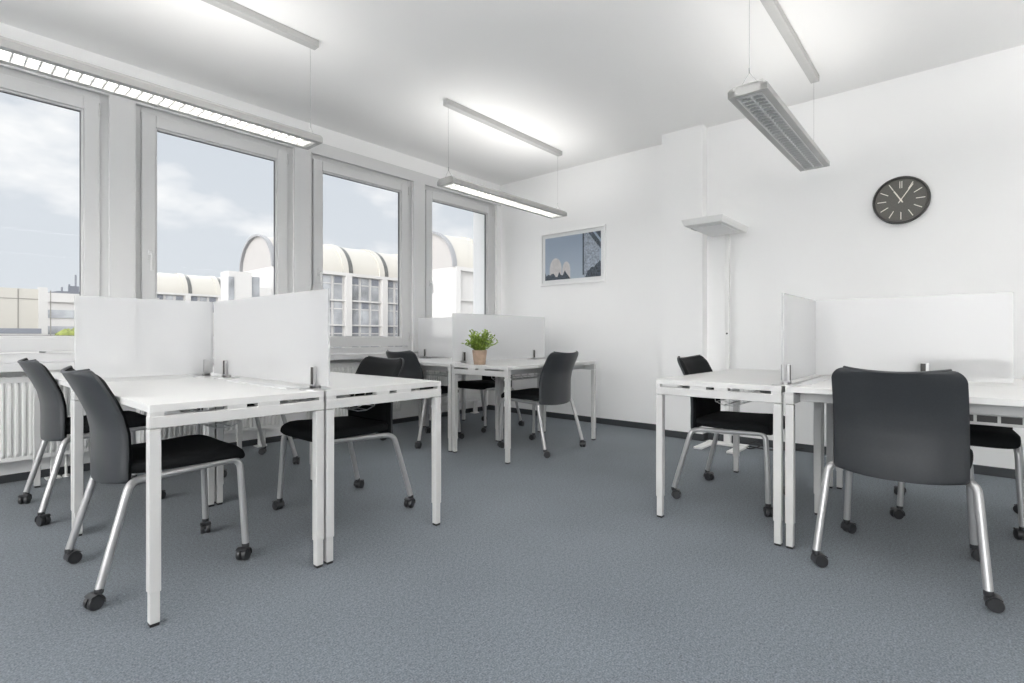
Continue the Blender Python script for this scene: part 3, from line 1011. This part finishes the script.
# ------------------------------------------------------------------ the view outside
GZ = -12.0
struct('ground', boxes(((-300, -300, GZ - .2), (300, 400, GZ))), M['ground'])
def vault(name, label, X0, X1, Yb, zs, half, rise, rib0, pitch, wx0, wx1, rows, group=None):
    """long hall with a barrel vault along x; facade on its -y side, gable on its -x side."""
    t = thing(name, label, 'building', (X0, Yb, GZ))
    zo = zs - GZ
    W = 2 * half
    L = X1 - X0
    obj('wall', boxes(((0, .25, 0), (L, W - .25, zo))), M['b_white'], t)
    bm = bmesh.new()
    n = 28
    ring = [(half - half * math.cos(PI * i / n), zo + rise * math.sin(PI * i / n)) for i in range(n + 1)]
    a = [bm.verts.new((0.05, y, z)) for y, z in ring]
    b = [bm.verts.new((L, y, z)) for y, z in ring]
    for i in range(n):
        bm.faces.new((a[i], a[i + 1], b[i + 1], b[i]))
    bm.faces.new(a).material_index = 1; bm.faces.new(b[::-1])
    bm.faces.new((a[0], b[0], b[-1], a[-1]))
    rf = obj('vault_roof', bm, [M['b_cream'], M['b_gable']], t, smooth=True, auto=40)
    # gable ring
    def arch(bm, xa, xb, k0, k1):
        A = [[(x, half - half * k1 * math.cos(PI * i / n), zo + rise * k1 * math.sin(PI * i / n)) for x in (xa, xb)] for i in range(n + 1)]
        B = [[(x, half - half * k0 * math.cos(PI * i / n), zo + rise * k0 * math.sin(PI * i / n)) for x in (xa, xb)] for i in range(n + 1)]
        closed_grid(bm, A, B)
    bm = bmesh.new()
    arch(bm, -.3, .25, .975, 1.03)
    obj('gable_arch', bm, M['b_arch'], rf)
    x = rib0
    while x < X1 - .5:
        bm = bmesh.new()
        arch(bm, x - X0 - .75, x - X0 + .05, .985, 1.045)
        obj('roof_rib', bm, M['b_cream'], t)
        bm = bmesh.new()
        arch(bm, x - X0 + .05, x - X0 + .75, .985, 1.012)
        obj('roof_light', bm, M['b_dark'], t)
        x += pitch
    # facade: cornice, columns, floor bands and windows
    obj('cornice', boxes(((0, -.25, zo - .35), (L, .3, zo + .05))), M['b_white'], t)
    x = rib0
    xs_ = []
    while x > X0 + 1.0:
        x -= pitch
    x += pitch if x < X0 else 0
    while x < X1:
        xs_.append(x)
        x += pitch
    for x in xs_:
        if wx0 - pitch < x < wx1 + pitch:
            obj('facade_column', boxes(((x - X0 - .42, -.35, 0), (x - X0 + .42, .3, zo - .3))), M['b_white'], t)
    for r in range(rows):
        z1 = zo - .45 - r * 3.15
        obj('floor_band', boxes(((0, -.12, z1 - 3.15), (L, .27, z1 - 2.95))), M['b_white'], t)
        for x in xs_:
            for q in range(3):
                m = (pitch - .84) / 3
                a_ = x + .42 + q * m + .1
                if a_ < wx0 or a_ + m > wx1 or a_ + m > X1:
                    continue
                f = obj('window', boxes(((a_ - X0, .12, z1 - 2.95), (a_ + m - .42 - X0, .26, z1))), M['b_glass'], t)
                obj('transom', boxes(((a_ - X0, .05, z1 - 1.02), (a_ + m - .42 - X0, .14, z1 - .90))), M['b_white'], f)
                if (q + r) % 2 == 0:
                    obj('blind', boxes(((a_ - X0 + .08, .06, z1 - .85), (a_ + m - .50 - X0, .115, z1 - .02))), M['b_grey'], f)
    # end wall of the facade strip
    obj('corner_pier', boxes(((-.1, -.3, 0), (.6, .3, zo - .3))), M['b_white'], t)
    return t
vault('vaulted_hall', 'white hall with barrel roof and tall end arch, seen through the second and third windows', 27.4, 75, 60, 9.1, 4.4, 4.0, 31.4, 5.5, 30, 48, 3)
vault('vaulted_wing', 'nearer white barrel-roofed wing with half its arch showing in the fourth window', 38.4, 75, 41.5, 8.5, 4.4, 4.2, 43.6, 5.5, 38.5, 47.5, 3)
vault('vaulted_shed', 'distant low cream building with two roof ribs at the left of the second window', 25, 60, 111, 9.1, 4.4, 4.0, 34.4, 5.7, 28, 46, 1)
# annex boxes before the tall arch
t = thing('annex', 'small white stair block with dark slits standing before the tall arch', 'building', (21.6, 57.5, GZ))
obj('wall', boxes(((0, 0, 0), (2.3, 2.2, 19.8))), M['b_white'], t)
obj('window', boxes(((-.05, -.06, 16), (.5, .0, 19.2))), M['b_glass'], t)
obj('window', boxes(((2.3, .2, 13), (3.2, 1.8, 19.4))), M['b_glass'], t)
obj('wall', boxes(((3.2, .2, 0), (4.4, 2.0, 18.3))), M['b_white'], t)
# left of the first window: panelled block, low parapet building, far slab
t = thing('panel_block', 'flat white block clad in large square panels at the far left', 'building', (-14, 50, GZ))
obj('wall', boxes(((0, 0, 0), (20.4, 12, 16.35))), M['b_cream'], t)
bm = bmesh.new()
for z in (13.0, 15.6, 10.4):
    box(bm, (0, -.02, z), (20.0, .01, z + .06))
for i in range(13):
    box(bm, (i * 1.72, -.02, 6), (i * 1.72 + .06, .01, 16.3))
obj('panel_joints', bm, M['joint'], t)
obj('edge_pilaster', boxes(((20.0, -.12, 0), (20.5, .3, 16.5))), M['b_white'], t)
t = thing('low_block', 'low building with a blue-grey parapet below the panelled block', 'building', (-14, 43, GZ))
obj('wall', boxes(((0, 0, 0), (19.2, 6, 13.15))), M['b_white'], t)
obj('parapet', boxes(((-.1, -.1, 13.15), (19.3, 6, 13.46))), M['b_grey'], t)
t = thing('slab_building', 'far white building with dark window bands and a roof mast, beside the panelled block', 'building', (8.5, 80, GZ))
obj('wall', boxes(((0, 0, 0), (13, 12, 17.6))), M['b_white'], t)
bm = bmesh.new()
vs = box(bm, (-.2, -.3, 17.6), (13, 12, 18.3))
for v in (vs[4], vs[7]): v.co.x += 3.0
r_ = obj('roof', bm, M['b_grey'], t)
obj('attic', boxes(((1.2, -.32, 17.0), (12.9, -.1, 18.05))), M['b_white'], t)
for z in (16.1, 14.2, 12.6):
    f = obj('window_band', boxes(((0.1, -.12, z - .95), (12.8, .0, z))), M['b_glass'], t)
bm = bmesh.new()
for x, h in ((4.9, 2.6), (4.3, 1.4), (3.6, 1.0)):
    tube(bm, [(x, 3, 18), (x, 3, 18 + h)], .10, 6)
box(bm, (4.2, 2.8, 18.3), (5.2, 3.2, 19.2))
obj('mast', bm, M['b_grey'], t)
# clipped hedge on the terrace beside the low building
bm = bmesh.new()
rg = random.Random(5)
for i in range(60):
    c = Vector((6.3 + 4.4 * rg.random(), 44.3 + 2.0 * rg.random(), GZ + 12.4 + .65 * rg.random()))
    mtx = Matrix.Translation(c) @ Matrix.Scale(.35 + .25 * rg.random(), 4)
    bmesh.ops.create_icosphere(bm, subdivisions=1, radius=1, matrix=mtx)
for v in bm.verts:
    v.co += Vector((rg.random() - .5, rg.random() - .5, rg.random() - .5)) * .12
t = thing('terrace_planter', 'yellow-green hedge in a long planter below the far white building', 'planter', (0, 0, 0))
obj('planter', boxes(((5.6, 43.6, GZ), (11.4, 46.9, GZ + 12.3))), M['b_white'], t)
obj('hedge', bm, M['hedge'], t)

# ------------------------------------------------------------------ sky and sun
w = bpy.data.worlds.new('sky')
sc.world = w
w.use_nodes = True
nt = w.node_tree
nt.nodes.clear()
out = nt.nodes.new('ShaderNodeOutputWorld')
bg = nt.nodes.new('ShaderNodeBackground')
tc = nt.nodes.new('ShaderNodeTexCoord')
sep = nt.nodes.new('ShaderNodeSeparateXYZ')
nt.links.new(tc.outputs['Generated'], sep.inputs[0])
mp = nt.nodes.new('ShaderNodeMapping')
mp.inputs['Scale'].default_value = (1, 1, 2.2)
mp.inputs['Location'].default_value = (3.1, 1.7, .4)
nt.links.new(tc.outputs['Generated'], mp.inputs[0])
n1 = nt.nodes.new('ShaderNodeTexNoise')
n1.inputs['Scale'].default_value = 3.2
n1.inputs['Detail'].default_value = 8
n1.inputs['Roughness'].default_value = 0.55
nt.links.new(mp.outputs[0], n1.inputs['Vector'])
ramp = nt.nodes.new('ShaderNodeValToRGB')
ramp.color_ramp.elements[0].position = 0.50
ramp.color_ramp.elements[0].color = (0, 0, 0, 1)
ramp.color_ramp.elements[1].position = 0.62
ramp.color_ramp.elements[1].color = (1, 1, 1, 1)
nt.links.new(n1.outputs['Fac'], ramp.inputs['Fac'])
grad = nt.nodes.new('ShaderNodeValToRGB')
e = grad.color_ramp.elements
e[0].position = 0.0; e[0].color = (0.475, 0.50, 0.528, 1)
e[1].position = 0.42; e[1].color = (0.425, 0.458, 0.503, 1)
nt.links.new(sep.outputs['Z'], grad.inputs['Fac'])
mix = nt.nodes.new('ShaderNodeMix')
mix.data_type = 'RGBA'
nt.links.new(ramp.outputs['Color'], mix.inputs[0])
nt.links.new(grad.outputs['Color'], mix.inputs[6])
mix.inputs[7].default_value = (0.63, 0.634, 0.64, 1)
# sky strength raised above the visible band, toward the zenith, to light the room
zen = nt.nodes.new('ShaderNodeMapRange')
zen.interpolation_type = 'SMOOTHSTEP'
zen.inputs['From Min'].default_value = 0.38
zen.inputs['From Max'].default_value = 0.75
zen.inputs['To Min'].default_value = 1.0
zen.inputs['To Max'].default_value = 2.0
LOBE_REAR, LOBE_WIN = 5.2, 2.5  # gains of the two sky patches added for fill
nt.links.new(sep.outputs['Z'], zen.inputs['Value'])
nt.links.new(mix.outputs[2], bg.inputs['Color'])
# bright sky patches added out of view as fill light for the room
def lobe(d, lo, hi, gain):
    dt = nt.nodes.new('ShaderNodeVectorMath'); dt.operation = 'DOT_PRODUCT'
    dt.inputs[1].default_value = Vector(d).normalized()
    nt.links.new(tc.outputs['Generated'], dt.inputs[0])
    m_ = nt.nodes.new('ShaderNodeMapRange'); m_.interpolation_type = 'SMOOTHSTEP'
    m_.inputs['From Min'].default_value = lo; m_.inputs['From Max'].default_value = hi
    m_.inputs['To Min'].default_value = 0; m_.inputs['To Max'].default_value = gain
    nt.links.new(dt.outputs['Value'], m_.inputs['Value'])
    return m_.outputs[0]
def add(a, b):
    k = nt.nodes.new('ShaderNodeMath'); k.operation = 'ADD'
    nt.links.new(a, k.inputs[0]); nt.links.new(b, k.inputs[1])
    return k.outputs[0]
sky_fill = add(lobe((-.90, -.42, .14), .72, .97, LOBE_REAR), lobe((.22, .76, .62), math.cos(R(19)), math.cos(R(6)), LOBE_WIN))
nt.links.new(add(zen.outputs[0], sky_fill), bg.inputs['Strength'])
wm = nt.nodes.new('ShaderNodeMix'); wm.data_type = 'RGBA'      # the added patches are whiter than the open sky
nt.links.new(sky_fill, wm.inputs[0])
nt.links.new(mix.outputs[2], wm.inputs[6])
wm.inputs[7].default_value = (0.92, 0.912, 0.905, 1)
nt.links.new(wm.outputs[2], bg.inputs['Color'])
nt.links.new(bg.outputs[0], out.inputs[0])

sd = bpy.data.lights.new('sun', 'SUN')
sd.energy = 0.3
sd.angle = R(3)
sd.color = (1.0, .96, .88)
so = link(bpy.data.objects.new('sun', sd))
so.rotation_euler = Vector((-.15, .80, -.55)).to_track_quat('-Z', 'Y').to_euler()

# daylight portals in the window openings (guide sampling of the sky only)
for k in win_idx:
    ld = bpy.data.lights.new('window_portal', 'AREA')
    ld.shape = 'RECTANGLE'
    ld.size, ld.size_y = GW, ZG1 - ZG0
    ld.cycles.is_portal = True
    o = link(bpy.data.objects.new('window_portal', ld))
    o.location = (gx(k) + GW / 2, YW + .10, (ZG0 + ZG1) / 2)
    o.rotation_euler = (R(-90), 0, 0)

for a, b in RW:
    ld = bpy.data.lights.new('window_portal', 'AREA')
    ld.shape = 'RECTANGLE'
    ld.size, ld.size_y = b - a, 2.05
    ld.cycles.is_portal = True
    o = link(bpy.data.objects.new('window_portal', ld))
    o.location = (XB - .10, (a + b) / 2, 1.605)
    o.rotation_euler = (R(90), 0, R(-90))

# ------------------------------------------------------------------ camera
cd = bpy.data.cameras.new('camera')
cd.sensor_width = 36
cd.lens = 522.79 / 1024 * 36
cd.shift_y = -4.5 / 1024
cd.clip_start = .05
cd.clip_end = 1000
co = link(bpy.data.objects.new('camera', cd))
co.location = (0, 0, EYE)
co.rotation_euler = Vector((0.75503361, 0.65568609, 0)).to_track_quat('-Z', 'Y').to_euler()
sc.camera = co

sc.view_settings.view_transform = 'Standard'
sc.view_settings.look = 'None'
sc.view_settings.gamma = 1
sc.view_settings.use_curve_mapping = False
sc.view_settings.exposure = 0.66
sc.cycles.use_denoising = True
sc.cycles.max_bounces = 12
sc.cycles.diffuse_bounces = 8
sc.cycles.transparent_max_bounces = 16
sc.cycles.sample_clamp_indirect = 8
sc.cycles.caustics_reflective = False
sc.cycles.caustics_refractive = False
